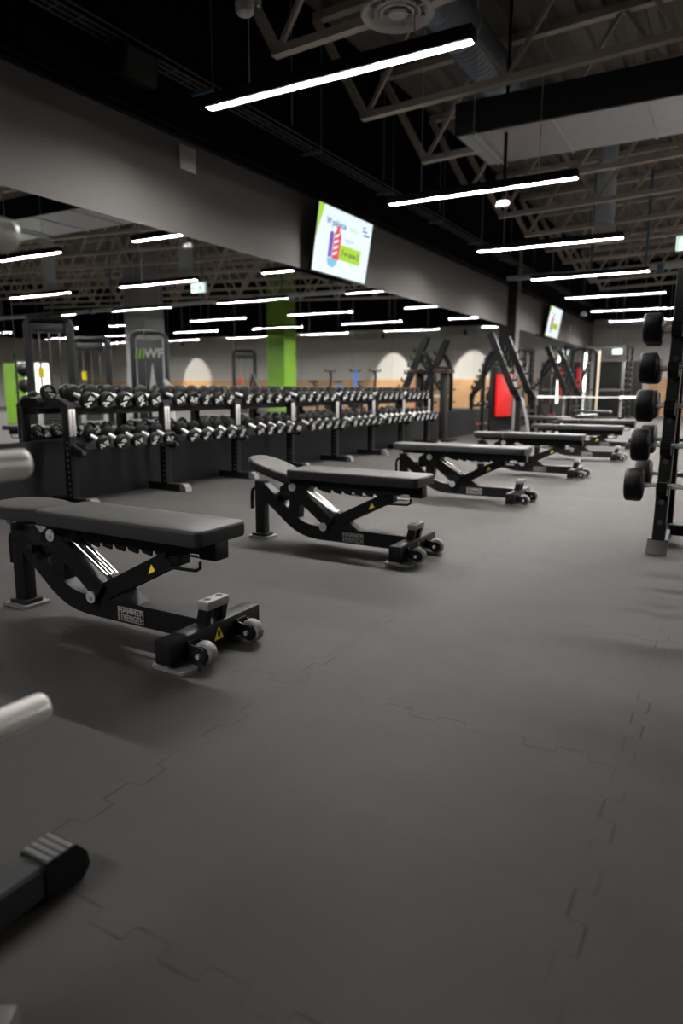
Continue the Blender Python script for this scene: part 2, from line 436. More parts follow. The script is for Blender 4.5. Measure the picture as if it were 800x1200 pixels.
def drop(x, y, z, label, elbow=0):
    t = thing('duct_drop', label, 'duct', (x, y, z), group='vertical duct drops')
    MB().lathe((0,0,0), (0,0,1), [(0,.20),(.01,.22),(.27,.22),(.30,.19)], 24).build('collar', M['white'], t)
    m = MB(); spiral(m, (0,0,.28), (0,0,.95), .18)
    a = [(0,0,.93)]+[(elbow*.4*(1-math.cos(q)), 0, .93+.4*math.sin(q)) for q in (R(15),R(30),R(45),R(60),R(75),R(90))]
    if elbow: m.tube(a, .18, 16)
    else: spiral(m, (0,0,.9), (0,0,roofz(x)-z-.02), .18)
    m.build('pipe', M['pipe'], t)
drop(-2.62, 15., 3.9, 'vertical metal duct with white collar hanging beyond the box duct')
drop(8.5, 14.7, 3.9, 'metal duct drop with white collar, mirrored at far left', 0)
drop(3.0, 14.8, 3.9, 'straight metal duct drop seen mirrored by the grey column', 0)
# long conduit pipe across the room, with hangers
t = thing('conduit_pipe', 'long grey pipe crossing the room below the trusses', 'pipe', (0, 17.2, 3.68))
MB().bar((W+.02, 0, 0), (XR-.02, 0, 0), .10, .10, bevel=.01).build('trunking', M['pipe'], t)
for xx in (-3.23, -2.06, 1.5, 4.5, 8.6, 11.7, 14.7): MB().cyl((xx, 0, .05), (xx, 0, roofz(xx)-3.70), .03, 8).build('hanger_rod', M['bluesteel'], t)
for xx in (-2.9, -1.75, 2.4, 6.1, 9.6): MB().box((xx, 0, -.02), (.14, .15, .15), bevel=.01).build('junction_box', M['bluesteel'], t)
# cable tray along the left wall
t = thing('cable_tray', 'black wire cable tray running along the top of the mirror wall', 'cable tray', (W+.18, 0, 4.0))
m = MB()
for dx in (-.08, 0, .08): m.bar((dx, .5, 0), (dx, 27., 0), .012, .012)
for dx in (-.09, .09): m.bar((dx, .5, .05), (dx, 27., .05), .012, .012)
y = .6
while y < 27: m.bar((-.09, y, 0), (.09, y, 0), .01, .01); y += .22
m.build('wire_mesh', M['greysteel'], t, smooth=0)
m = MB()
for k in range(3): m.tube([(-.05+.04*k, .5+q*1.5, .02+.008*math.sin(q*2+k)) for q in range(18)], .012, 6)
m.build('cable', M['blackmatte'], t)
for k in range(12):
    y = 1.7+2.1*k
    m = MB(); m.bar((-.15, y, -.02), (.13, y, -.02), .03, .03); m.cyl((.13, y, -.02), (.13, y, roofz(W)-4.02), .005, 6); m.build('bracket', M['bluesteel'], t)
# thin rods from the roof
for k, (xx, yy, z1) in enumerate([(-4.6, 6.9, 3.9), (-4.6, 9.2, 3.9), (-4.6, 11.3, 3.9), (-4.5, 13.2, 3.8), (-4.5, 15.1, 3.8)]):
    o = MB().cyl((0,0,z1), (0,0,roofz(xx)-.02), .006, 6).build('threaded_rod', M['bluesteel'], loc=(xx, yy, 0))
    tag(o, 'thin blue threaded rod hanging near the mirror wall, %s from the camera' % ORD[k], 'rod', 'hanging threaded rods')
# dropper pole with emergency lamp
t = thing('ceiling_pole', 'black drop pole with white twin lamp under the second pendant light', 'lamp', (-2.68, 8.6, 3.2))
MB().cyl((0,0,.06), (0,0,roofz(-2.68)-3.22), .02, 10).build('pole', M['blackmatte'], t)
m = MB(); m.box((-.0, -.01, .03), (.14, .05, .04), bevel=.008)
for s in (-.045, .045): m.lathe((s, -.02, .01), (0, -.4, -1), [(-.02,.02),(.0,.035),(.025,.04),(.045,.032)], 16)
m.build('twin_lamp', M['white'], t)
for k, (xx, yy, lab) in enumerate([(-3.9, 20.2, 'small white emergency lamp hung before the far screen'), ]):
    t = thing('emergency_lamp', lab, 'lamp', (xx, yy, 3.05))
    MB().cyl((0,0,.06), (0,0,roofz(xx)-3.07), .012, 8).build('pole', M['blackmatte'], t)
    MB().lathe((0,0,-.05), (0,0,1), [(0,.06),(.02,.085),(.07,.085),(.12,.03)], 16).build('lamp_head', M['white'], t)
t = thing('motion_detector', 'white round detector hanging on a bracket at top of frame', 'detector', (-3.78, 4.99, 4.0))
MB().lathe((0,0,0), (0,0,1), [(0,.035),(.01,.06),(.03,.075),(.09,.078),(.11,.06)], 20).build('body', M['white'], t)
m = MB(); m.box((.02, .02, .125), (.24, .04, .02), bevel=.004); m.box((.13, .02, .09), (.02, .04, .09)); m.cyl((0,.02,.13), (0,.02,roofz(-3.78)-4.02), .008, 8); m.build('bracket', M['zinc'], t)
t = thing('wall_speaker', 'black loudspeaker mounted high on the dark wall above the vent', 'speaker', (-4.98, 4.92, 3.86))
rt_ = Matrix.Rotation(R(12), 3, 'Y')
m = MB(); m.box((0,0,0), (.2, .42, .26), rt_, bevel=.02); m.build('cabinet', M['blackmatte'], t)
MB().box((.107, 0, -.022), (.008, .36, .2), rt_).build('grille', M['ductblack'], t)
MB().bar((-.2, 0, .02), (-.05, 0, .02), .05, .05).build('bracket', M['greysteel'], t)
MB().box((.113, -.12, .02), (.004, .02, .03), rt_).build('badge', M['silver'], t)
t = thing('wall_vent', 'pale square access grille on grey wall left of the screen', 'vent', (W+.01, 5.82, 3.35))
MB().box((0,0,0), (.02,.24,.24), bevel=.006).build('plate', M['white'], t)
m = MB()
for k in range(6): m.box((.013, 0, -.075+.03*k), (.006, .18, .012))
m.build('slat', M['silver'], t, smooth=0)
t = thing('wall_sensor', 'small white wall sensor just past the pilaster', 'sensor', (W+.03, 18.2, 3.3))
MB().box((0,0,0), (.06,.12,.32), bevel=.015).build('body', M['white'], t); MB().box((.032,0,-.05),(.006,.06,.08), bevel=.002).build('lens', M['silver'], t)
t = thing('wall_sensor', 'second small white sensor on wall past the far screen', 'sensor', (W+.03, 24.6, 3.05))
MB().box((0,0,0), (.05,.1,.22), bevel=.012).build('body', M['white'], t)

def exit_sign(x, y, z, label, rz=0, wd=.36):
    t = thing('exit_sign', label, 'sign', (x, y, z), rz)
    MB().box((0,0,0), (wd+.02, .05, .21), bevel=.005).build('housing', M['white'], t)
    MB().box((0,-.026,0), (wd, .006, .19)).build('lit_face', M['exitwhite'], t)
    m = MB(); f = lambda a, b: (a, -.0305, b)
    m.flat([(-wd/2+.012,-.09),(-wd/2+.03,-.09),(-wd/2+.03,.07),(-wd/2+.075,.07),(-wd/2+.075,.088),(-wd/2+.012,.088)], f)
    hx = -.04
    m.flat([(hx+.016*math.cos(q*R(45)), .062+.016*math.sin(q*R(45))) for q in range(8)], f)
    m.flat([(hx-.03,.035),(hx+.012,.04),(hx+.002,-.02),(hx-.03,-.015)], f)
    m.flat([(hx-.03,.02),(hx-.07,-.01),(hx-.06,-.02),(hx-.022,.008)], f)
    m.flat([(hx+.008,.03),(hx+.05,.005),(hx+.045,-.006),(hx+.002,.012)], f)
    m.flat([(hx-.03,-.012),(hx-.045,-.05),(hx-.09,-.065),(hx-.086,-.08),(hx-.03,-.062),(hx-.012,-.018)], f)
    m.flat([(hx-.014,-.018),(hx+.002,-.018),(hx+.03,-.05),(hx+.02,-.09),(hx+.004,-.088),(hx+.01,-.055)], f)
    m.build('running_figure', M['exitgreen'], t, smooth=0)
    m = MB(); m.flat([(.07,.01),(.11,.01),(.11,.04),(.16,0),(.11,-.04),(.11,-.01),(.07,-.01)], f)
    m.build('arrow', M['exitgreen'], t, smooth=0)
    for s in (-.12, .12): MB().cyl((s,0,.105), (s,0,roofz(x)-z-.02), .003, 6).build('wire', M['zinc'], t)
exit_sign(-.76, 11., 3.0, 'green and white exit sign hanging at right above barbell rack')
exit_sign(-4.2, YE-.4, 2.45, 'far exit sign above the black door')

# ------------------------------------------------------------------ screens
def tv(y, label):
    t = thing('wall_television', label, 'television', (-5.01, y, 2.98)); t.rotation_euler = (0, R(9), 0)
    w, h = 1.49, .84
    MB().box((0,0,0), (.05, w+.03, h+.03), bevel=.008).build('casing', M['tvblack'], t)
    MB().box((.026,0,0), (.004, w, h)).build('screen', M['s_white'], t, smooth=0)
    f = lambda a, b: (.0285, a, b); g = lambda a, b: (.0292, a, b)
    m = MB(); m.flat([(-w/2,h/2),(-w/2+.13,h/2),(-w/2,-.02)], f); m.build('lime_corner', M['s_lime'], t, smooth=0)
    m = MB(); m.flat([(-.10,-.20),(.50,-.20),(.50,.0),(-.10,.0)], f); m.build('offer_box', M['s_lime'], t, smooth=0)
    text_mesh('offer_text', '3 w cenie 2', .105, lambda a, b: g(a+.2, b-.10), M['s_dark'], t, bold=.002)
    text_mesh('headline', 'W pakiecie', .115, lambda a, b: f(a-.26, b+.24), M['s_blue'], t, bold=.003)
    text_mesh('headline', 'taniej', .105, lambda a, b: f(a+.22, b+.24), M['s_green'], t)
    m = MB(); m.flat([(-.0,.075),(.27,.075),(.27,.087),(-.0,.087)], f); m.flat([(.03,.05),(.2,.05),(.2,.06),(.03,.06)], f); m.build('small_print', M['s_sky'], t, smooth=0)
    m = MB(); m.flat([(-.40,-.20),(-.30,-.20),(-.30,.10),(-.33,.13),(-.37,.13),(-.40,.10)], f); m.build('purple_pack', M['s_purple'], t, smooth=0)
    m = MB(); m.flat([(-.29,-.21),(-.10,-.21),(-.10,.12),(-.15,.14),(-.17,.22),(-.24,.22),(-.25,.14),(-.29,.12)], f); m.build('red_pack', M['s_red'], t, smooth=0)
    m = MB()
    for k in range(4): m.flat([(-.27,-.17+.075*k),(-.16,-.13+.075*k),(-.16,-.095+.075*k),(-.27,-.135+.075*k)], g)
    m.build('pack_wave', M['s_white'], t, smooth=0)
    m = MB(); m.flat([(-.41,-.21),(-.14,-.21),(-.16,-.28),(-.25,-.33),(-.38,-.30)], f); m.build('pack_base', M['s_sky'], t, smooth=0)
    m = MB(); m.flat([(.46,.27),(.60,.27),(.62,.29),(.48,.29)], f); m.flat([(.50,.22),(.68,.22),(.69,.245),(.52,.245)], f); m.flat([(.47,.31),(.56,.33),(.55,.345),(.47,.33)], f)
    m.build('corner_logo', M['s_blue'], t, smooth=0)
    MB().box((-.06, 0, -.05), (.08, .5, .4), bevel=.01).build('wall_mount', M['blackmatte'], t)
    MB().box((.0, .2, -h/2-.02), (.03, .16, .03), bevel=.005).build('sensor_bar', M['tvblack'], t)
tv(8.75, 'large tilted screen with white advert, nearest on the mirror wall')
tv(21.48, 'distant tilted screen with white advert past the pilaster')

# ------------------------------------------------------------------ dumbbell rack
UY = [3.90, 5.02, 6.13, 7.24, 8.35, 9.46, 10.56, 11.66]
t = thing('dumbbell_rack', 'long black two-tier dumbbell rack under the wall mirror', 'rack', (0,0,0))
plate_me = None
for i, y in enumerate(UY):
    m = MB(); m.box((-4.895, y, .44), (.08, .075, .80), bevel=.006); m.mi = 1
    for k in range(10): m.cyl((-4.885, y-.030, .10+.05*k), (-4.885, y-.0395, .10+.05*k), .0065, 8)
    u = m.build('upright', [M['black'], M['silver']], t)
    MB().box((-4.851, y, .715), (.012, .066, .225), bevel=.003).build('name_plate', M['silver'], u)
    text_mesh('lettering', 'Hammer Strength', .030, lambda a, b, y=y: (-4.8445, y-b, .70-a), M['blackmatte'], u, bold=.0006)
    ft = MB().bar((-5.12, y, .04), (-4.68, y, .04), .075, .075, bevel=.006).build('foot', M['black'], t)
    m = MB(); m.prism([(-.04,.005),(.045,.005),(.03,.055),(-.005,.0805),(-.04,.0805)], lambda a, b, y=y: (-4.645+a, y-.041, b), lambda a, b, y=y: (-4.645+a, y+.041, b)); m.build('foot_cap', M['greysteel'], ft)
# tiers: (front x, front z, back x, back z)
TIERS = {'upper': (-4.86, .825, -5.06, .888), 'lower': (-4.67, .462, -4.91, .562)}
for tn, (xF, zF, xb, zb) in TIERS.items():
    for i in range(7):
        y0, y1 = UY[i]+.045, UY[i+1]-.045
        m = MB()
        xf, zf = xF*.72+xb*.28, zF*.72+zb*.28
        m.prism([(xf,zf),(xb,zb),(xb,zb-.02),(xf,zf-.02)], lambda a, b: (a, y0, b), lambda a, b: (a, y1, b))
        for k in range(6):
            yk = UY[i]+.062+(UY[i+1]-UY[i]-.124)*k/5; xm, zm = (xf+xb)/2, (zf+zb)/2
            q = .62
            m.prism([(xf*q+xb*(1-q)-.02, zf*q+zb*(1-q)), (xf*q+xb*(1-q)+.02, zf*q+zb*(1-q)-.01), (xf*q+xb*(1-q)+.02, zf*q+zb*(1-q)+.018)], lambda a, b: (a, yk-.012, b), lambda a, b: (a, yk+.012, b))
        m.build('tray', M['black'], t, smooth=0)
    for i, y in enumerate(UY):
        m = MB()
        if tn == 'upper':
            m.prism([(-4.85,.84),(-4.855,.858),(-4.90,.885),(-4.96,.912),(-5.02,.922),(-5.13,.918),(-5.15,.89),(-5.14,.845),(-5.0,.838)], lambda a, b, y=y: (a, y-.035, b), lambda a, b, y=y: (a, y+.035, b))
        else:
            m.prism([(-4.72,.45),(-4.73,.478),(-4.854,.53),(-4.854,.44),(-4.76,.425)], lambda a, b, y=y: (a, y-.02, b), lambda a, b, y=y: (a, y+.02, b))
        m.build('tier_bracket', M['black'], t, smooth=0)
m = MB(); m.bar((-4.96, UY[0], .80), (-4.96, UY[-1], .80), .05, .05); m.build('rear_rail', M['black'], t)

def make_dumbbell():
    d = thing('dumbbell', '', 'dumbbell', group='round rubber dumbbells on the long rack')
    m = MB(); m.lathe((-.066,0,0), (1,0,0), [(0,.017),(.01,.013),(.045,.0150),(.066,.0158),(.087,.0150),(.122,.013),(.132,.017)], 12); m.build('handle', M['grip'], d)
    for s in (-1, 1):
        m = MB(); m.lathe((s*.060,0,0), (s,0,0), [(0,.030),(.004,.052),(.010,.064),(.014,.067),(.046,.067),(.052,.063),(.055,.057),(.052,.052),(.0535,.010),(.0535,.003)], 22)
        h = m.build('head', M['rubber'], d)
        if True:
            m = MB(); f = lambda a, b, s=s: (s*.1142, s*a, b)
            for k in range(3): m.flat([(-.018+.021*k,.006),(-.004+.021*k,.006),(.010+.021*k-.004*k,.042-.007*k),(-.004+.021*k,.042-.007*k)], f)
            m.flat([(-.040,-.020),(.022,-.004),(.022,-.018),(-.040,-.034)], f)
            m.flat([(-.016,-.034),(.006,-.030),(.004,-.046),(-.014,-.046)], f)
            m.build('white_print', M['offwhite'], h, smooth=0)
    return d
D0 = make_dumbbell(); first = True
for tn, (xf, zf, xb, zb) in TIERS.items():
    ang = math.atan2(zb-zf, xf-xb)
    for i in range(7):
        for k in range(5):
            y = UY[i]+.165+(UY[i+1]-UY[i]-.33)*k/4
            cx, cz = (xf+xb)/2, (zf+zb)/2
            nx, nz = math.sin(ang), math.cos(ang)
            sc = 1.13 if tn == 'upper' else 1.0+.02*i
            off = .067*sc+.002
            loc = (cx+nx*off, y, cz+nz*off)
            lab = 'black round dumbbell, %s from the left in the %s bay of the %s tier' % (ORD[k], ORD[i], tn)
            if first: o = D0; o['label'] = lab; o.location = loc; first = False
            else: o = dup(D0, loc, lab)
            ay = Matrix.Rotation(ang, 4, 'Y') @ Matrix.Rotation(R(random.choice([-35,-12,0,8,20,60,-70])), 4, 'X')
            o.rotation_euler = ay.to_euler(); o.scale = (sc, sc, sc)

# ------------------------------------------------------------------ adjustable benches
def rrect(x0, x1, hw0, hw1, r, n=5):
    """rounded outline with half-width hw0 at x0 and hw1 at x1"""
    out = []
    for (cx, cy, a0) in ((x1-r, hw1-r, 0), (x0+r, hw0-r, 90), (x0+r, -hw0+r, 180), (x1-r, -hw1+r, 270)):
        for k in range(n+1):
            a = R(a0+90*k/n); out.append((cx+r*math.cos(a), cy+r*math.sin(a)))
    return out
def pad(outline, z0, z1, name, parent, xf=None):
    cx = sum(a for a, b in outline)/len(outline); cy = 0
    th = z1-z0
    lev = [(z0, .985), (z0+th*.12, 1.), (z0+th*.55, 1.006), (z0+th*.78, 1.), (z0+th*.9, .99), (z0+th*.97, .965), (z1, .93), (z1+.003, .6), (z1+.0035, .02)]
    m = MB(); rings = []
    ext = max(a for a, b in outline)-min(a for a, b in outline); hw = max(b for a, b in outline)
    for z, s in lev:
        ins = (1-s)*hw
        ring = []
        for a, b in outline:
            if s > .9:
                sx = 1-ins/(ext/2); sy = s
            else: sx = sy = s
            p = Vector((cx+(a-cx)*sx, b*sy, z))
            ring.append(m.bm.verts.new(xf @ p if xf else p))
        rings.append(ring)
    n = len(outline)
    for j, (A, B) in enumerate(zip(rings, rings[1:])):
        for k in range(n):
            f = m.bm.faces.new((A[k], A[(k+1)%n], B[(k+1)%n], B[k])); f.material_index = 1 if j < 4 else 0
    f = m.bm.faces.new(rings[0][::-1]); f.material_index = 1
    m.bm.faces.new(rings[-1])
    o = m.build(name, [M['vinyl'], M['vinylside']], parent, smooth=50)
    # stitched seam line round the top edge
    s = MB(); ring = []
    for a, b in outline:
        p = Vector((cx+(a-cx)*1.004, b*1.007, z0+th*.80)); ring.append(xf @ p if xf else p)
    ring.append(ring[0]); s.tube(ring, .0018, 5); s.build('seam_piping', M['vinylside'], o)
    return o
def make_bench(seat_tilt, label, loc):
    t = thing('weight_bench', label, 'bench', loc, group='adjustable weight benches')
    # rear post + foot
    MB().box((-.525, 0, .21), (.075, .062, .36), bevel=.006).build('rear_post', M['black'], t)
    m = MB(); m.prism(rrect(-.60, -.44, .07, .07, .02), lambda a, b: (a, b, 0), lambda a, b: (a, b, .014)); fp = m.build('rear_foot', M['footplate'], t)
    m = MB(); m.prism(rrect(-.585, -.465, .05, .05, .015), lambda a, b: (a, b, .014), lambda a, b: (a, b, .030)); m.build('foot_pad', M['blackmatte'], fp)
    # bent spine tube
    pts = [(-.46, 0, .305), (-.36, 0, .225), (-.26, 0, .147)]
    for k in range(7):
        u = k/6; a = R(-38+38*u)
        pts.append((-.17+.17*u, 0, .092-.010*u*u+.0-.004*math.sin(u*math.pi) if u > .0 else .088))
    pts = [(-.51,0,.345),(-.46,0,.305),(-.36,0,.228),(-.27,0,.157),(-.22,0,.124),(-.17,0,.102),(-.12,0,.0895),(-.06,0,.083),(.0,0,.082),(.3,0,.082),(.565,0,.082)]
    sp = MB().rtube(pts, .075, .088).build('spine_tube', M['black'], t)
    MB().box((.205, -.0385, .078), (.15, .003, .062), bevel=.001).build('name_plate', M['blackmatte'], sp)
    m = MB()
    for (bx, bz, bw, bh) in ((.205,.1065,.146,.0025),(.205,.0495,.146,.0025),(.133,.078,.0025,.057),(.277,.078,.0025,.057)): m.box((bx,-.0402,bz), (bw,.001,bh))
    m.build('plate_border', M['letter'], sp, smooth=0)
    text_mesh('lettering', 'HAMMER', .034, lambda a, b: (.205+a, -.0408, .093+b), M['letter'], sp, bold=.0008, wide=1.05)
    text_mesh('lettering', 'STRENGTH', .032, lambda a, b: (.205+a, -.0408, .064+b), M['letter'], sp, bold=.0008, wide=.92)
    # seat carrier, back strut, beam
    m = MB(); m.bar((-.225, 0, .39), (-.255, 0, .13), .06, .085, up=(1,0,0)); m.build('support_strut', M['black'], t)
    m = MB(); m.box((.26, 0, .408), (.72, .07, .055), bevel=.005); m.box((.625, 0, .40), (.085, .08, .072), bevel=.008); m.prism([(-.28,.35),(-.14,.35),(-.05,.43),(-.28,.43)], lambda a, b: (a, -.05, b), lambda a, b: (a, .05, b)); m.build('backrest_beam', M['black'], t)
    m = MB()
    for yy in (-.045, .045):
        pl = [(-.05,.435),(-.05,.372)]
        for k in range(6):
            x0 = .0+k*.075; pl += [(x0, .358), (x0+.045, .350), (x0+.050, .372), (x0+.066, .372)]
        pl += [(.52,.372),(.60,.40),(.60,.435)]
        m.prism(pl, lambda a, b: (a, yy-.005, b), lambda a, b: (a, yy+.005, b))
    m.build('toothed_rail', M['black'], t, smooth=0)
    m = MB()
    for yy in (-.055, .055): m.bar((-.215, yy, .352), (.045, yy, .155), .014, .075, up=(0,0,1))
    m.bar((-.20, 0, .335), (.03, 0, .16), .09, .04); m.build('pivot_link', M['black'], t)
    m = MB()
    for yy in (-.032, .032): m.bar((-.005, yy, .128), (.43, yy, .345), .014, .070, up=(0,0,1))
    m.bar((.06, 0, .162), (.36, 0, .312), .06, .045); m.box((.425, 0, .358), (.10, .07, .075), bevel=.006); ar = m.build('adjusting_arm', M['black'], t)
    m = MB(); f = lambda a, b: (a, -.0398, b)
    m.flat([(.315,.268),(.355,.288),(.335,.312)], f); st = m.build('warning_sticker', M['yellow'], ar, smooth=0)
    MB().tube([(.42, -.02, .31), (.46, -.05, .318), (.58, -.05, .322), (.60, -.05, .335), (.60, -.05, .36)], .007, 6).build('release_handle', M['black'], t)
    MB().tube([(.06,.06,.36),(.09,.09,.335),(.14,.11,.325),(.52,.11,.325)], .007, 6).build('lever', M['zinc'], t)
    # gas spring (chrome)
    m = MB()
    for yy in (-.018, .018): m.cyl((-.17, yy, .365), (.10, yy, .20), .013, 12)
    m.build('chrome_strut', M['chrome'], t)
    m = MB(); m.prism([(.08,.125),(.24,.125),(.09,.23),(.06,.23)], lambda a, b: (a, -.03, b), lambda a, b: (a, .03, b)); m.build('gusset', M['blackmatte'], t)
    for (px, pz, y0) in ((-.235, .372, -.062), (.0, .132, -.062)):
        for s in (1, -1):
            m = MB(); m.cyl((px, s*y0, pz), (px, s*(y0-.006), pz), .027, 18); w_ = m.build('pivot_washer', M['zinc'], t)
            MB().cyl((px, s*(y0-.006), pz), (px, s*(y0-.014), pz), .011, 6).build('bolt', M['silver'], w_)
    # pull pin under the seat, side hook
    m = MB(); m.lathe((-.36, -.03, .30), (0,-1,0), [(0,.012),(.03,.012),(.035,.022),(.055,.024),(.06,.015)], 14); m.box((-.33, 0, .30), (.10, .05, .05), bevel=.008)
    m.prism([(-.37,.26),(-.27,.28),(-.26,.36),(-.30,.40),(-.36,.36)], lambda a, b: (a, -.02, b), lambda a, b: (a, .02, b)); m.build('seat_adjuster', M['black'], t)
    MB().tube([(-.545,0,.335),(-.58,0,.335),(-.60,0,.325),(-.608,0,.30),(-.608,0,.19)], .012, 8).build('carry_hook', M['black'], t)
    # pads
    pad(rrect(-.235, .675, .145, .145, .03), .437, .497, 'backrest_pad', t)
    xf = None
    if seat_tilt:
        piv = Vector((-.22, 0, .40)); xf = Matrix.Translation((.0,0,-.045)) @ Matrix.Translation(piv) @ Matrix.Rotation(R(seat_tilt), 4, 'Y') @ Matrix.Translation(-piv)
    half = [(-.245,.10),(-.28,.10),(-.32,.112),(-.37,.132),(-.43,.138),(-.50,.135),(-.56,.12),(-.60,.09),(-.618,.05)]
    out = half+[(-.622,0.)]+[(a,-b) for a, b in half[::-1]]
    sd = pad(out[::-1], .434, .492, 'seat_pad', t, xf)
    m = MB(); P = lambda a, b, c: (xf @ Vector((a,b,c)) if xf else Vector((a,b,c)))
    vs = []
    for sy in (-.035,.035):
        vs += [P(-.55,sy,.40), P(-.27,sy,.40), P(-.27,sy,.434), P(-.55,sy,.434)]
    m.poly(vs, [(0,1,2,3),(7,6,5,4),(0,4,5,1),(1,5,6,2),(2,6,7,3),(3,7,4,0)]); m.build('seat_bracket', M['black'], t, smooth=0)
    m = MB(); q = P(-.535, -.045, .405); m.cyl(q, q+Vector((0,-.012,0)), .014, 10); m.build('seat_bolt', M['brushed'], t)
    # front crossbar, wheels, handle
    cb = MB().box((.60, 0, .068), (.075, .53, .092), bevel=.006).build('front_crossbar', M['black'], t)
    m = MB(); m.flat([(-.028,.045),(.028,.045),(0,.098)], lambda a, b: (.6385, a+.0, b)); ws = m.build('warning_sticker', M['yellow'], cb, smooth=0)
    m = MB(); m.flat([(-.006,.055),(.006,.055),(.009,.075),(0,.085),(-.009,.075)], lambda a, b: (.639, a, b)); m.build('lightning_mark', M['blackmatte'], cb, smooth=0)
    for s in (-1, 1):
        m = MB(); m.prism(rrect(.53, .70, .04, .04, .02), lambda a, b, s=s: (a, s*.19+b-.03, 0), lambda a, b, s=s: (a, s*.19+b-.03, .012))
        m.prism(rrect(.55, .62, .03, .03, .01), lambda a, b, s=s: (a, s*.19+b-.03, .012), lambda a, b, s=s: (a, s*.19+b-.03, .022)); m.build('front_foot', M['footplate'], t)
        wy = -.15 if s < 0 else .13
        m = MB(); m.bar((.63, wy-.028, .065), (.70, wy-.028, .055), .008, .05); m.bar((.63, wy+.028, .065), (.70, wy+.028, .055), .008, .05); m.box((.643, wy, .075), (.012, .064, .04)); m.build('wheel_bracket', M['black'], t)
        m = MB(); m.lathe((.70, wy-.02, .052), (0,1,0), [(0,.034),(.003,.043),(.01,.046),(.03,.046),(.037,.043),(.04,.034)], 22); wh = m.build('wheel', M['greyrubber'], t)
        m = MB(); m.lathe((.70, wy-.0345, .052), (0,1,0), [(0,.028),(.004,.032),(.065,.032),(.069,.028)], 18); m.build('wheel_hub', M['black'], wh)
        m = MB(); m.cyl((.70, wy-.046, .052), (.70, wy-.032, .052), .010, 6); m.build('axle_bolt', M['zinc'], wh)
    for yy in (-.045, .045):
        MB().bar((.60, yy, .11), (.615, yy, .178), .03, .045, up=(1,0,0)).build('handle_post', M['black'], t)
    g = MB().box((.615, 0, .192), (.058, .13, .036), bevel=.008).build('grip_block', M['greyrubber'], t)
    m = MB()
    for yy in (-.034, .034): m.cyl((.615, yy, .206), (.615, yy, .2108), .014, 12)
    m.build('screw_hole', M['blackmatte'], g)
    return t
B1 = make_bench(0, 'nearest flat weight bench with grey and black vinyl, at left edge', (-2.30, 1.95, 0))
B2 = make_bench(17, 'second weight bench from camera with its seat tipped up', (-2.23, 3.72, 0))
for k, (bx, by) in enumerate([(-2.24, 6.05), (-2.16, 8.15), (-2.05, 10.45), (-2.14, 12.55)]):
    dup(B1, (bx, by, 0), ['third flat weight bench back, beside the middle of the dumbbell rack', 'fourth flat weight bench back, level with the red panel machine',
                         'fifth flat weight bench back, partly behind the fourth', 'farthest weight bench, just before the barbell station'][k])

# ------------------------------------------------------------------ fixed barbell rack at right
t = thing('barbell_rack', 'tall black A-frame barbell rack at right edge of the floor', 'rack', (0,0,0))
ZB = [.42, .665, .905, 1.135, 1.375]
def fy(z): return 4.60+.14*z      # front leg
def ry(z): return 5.26-.19*z      # rear leg
for xx in (-.355, .66):
    nm = MB(); nm.bar((xx, fy(0)+.02, .04), (xx, fy(1.5)+.02, 1.5), .072, .10, up=(0,1,0), bevel=.005); nm.mi = 1
    for k in range(10):
        z = .19+.125*k
        if min(abs(z-q) for q in ZB) > .035: nm.cyl((xx, fy(z)-.022, z), (xx, fy(z)-.040, z), .017, 12)
    nm.build('front_upright', [M['black'], M['greysteel']], t)
    MB().bar((xx, ry(0)-.02, .04), (xx, ry(1.5)-.02, 1.5), .072, .08, up=(0,1,0), bevel=.005).build('rear_upright', M['black'], t)
    ft = MB().bar((xx, 4.62, .04), (xx, 5.32, .04), .085, .075, bevel=.005).build('foot', M['black'], t)
    m = MB(); m.prism([(4.50,.004),(4.62,.004),(4.62,.085),(4.58,.085)], lambda a, b, xx=xx: (xx-.06, a, b), lambda a, b, xx=xx: (xx+.06, a, b)); m.build('foot_cap', M['greysteel'], ft)
    for z in ZB:
        for (fn, sg) in ((fy, -1), (ry, 1)):
            y = fn(z)+sg*.03
            m = MB(); m.prism([(0,-.055),(sg*.10,-.055),(sg*.125,-.02),(sg*.125,.03),(sg*.105,.03),(sg*.10,-.016),(sg*.045,-.016),(sg*.04,.035),(0,.035)],
                              lambda a, b: (xx-.03, y+a, z+b), lambda a, b: (xx+.03, y+a, z+b)); m.build('bar_hook', M['blackmatte'], t, smooth=0)
MB().bar((-.33, 4.98, .085), (.64, 4.98, .085), .07, .07, bevel=.005).build('lower_crossbar', M['black'], t)
m = MB(); m.bar((-.33, 4.80, .10), (-.33, 4.62, .06), .05, .03); m.build('foot_gusset', M['greysteel'], t)
MB().box((.15, 4.90, 1.60), (1.10, .05, .29), bevel=.006).build('top_panel', M['blackmatte'], t)
def make_barbell(r, label, loc):
    o = thing('fixed_barbell', label, 'barbell', loc, group='fixed barbells on the A-frame rack')
    m = MB(); m.lathe((-.06,0,0), (1,0,0), [(0,.013),(.14,.013),(.165,.0165),(.965,.0165),(.991,.013),(1.13,.013)], 16); m.build('bar', M['grip'], o)
    for x0 in (-.165, 1.065):
        m = MB(); m.lathe((x0,0,0), (1,0,0), [(0,r-.03),(.003,r-.012),(.012,r-.002),(.02,r),(.085,r),(.095,r-.003),(.105,r-.018),(.107,r-.03),(.104,r-.04),(.107,.03)], 32); m.build('head', M['rubber'], o)
    return o
nm5 = ['lowest', 'second lowest', 'middle', 'second highest', 'topmost']
hx = [-.405, -.39, -.385, -.385, -.385]
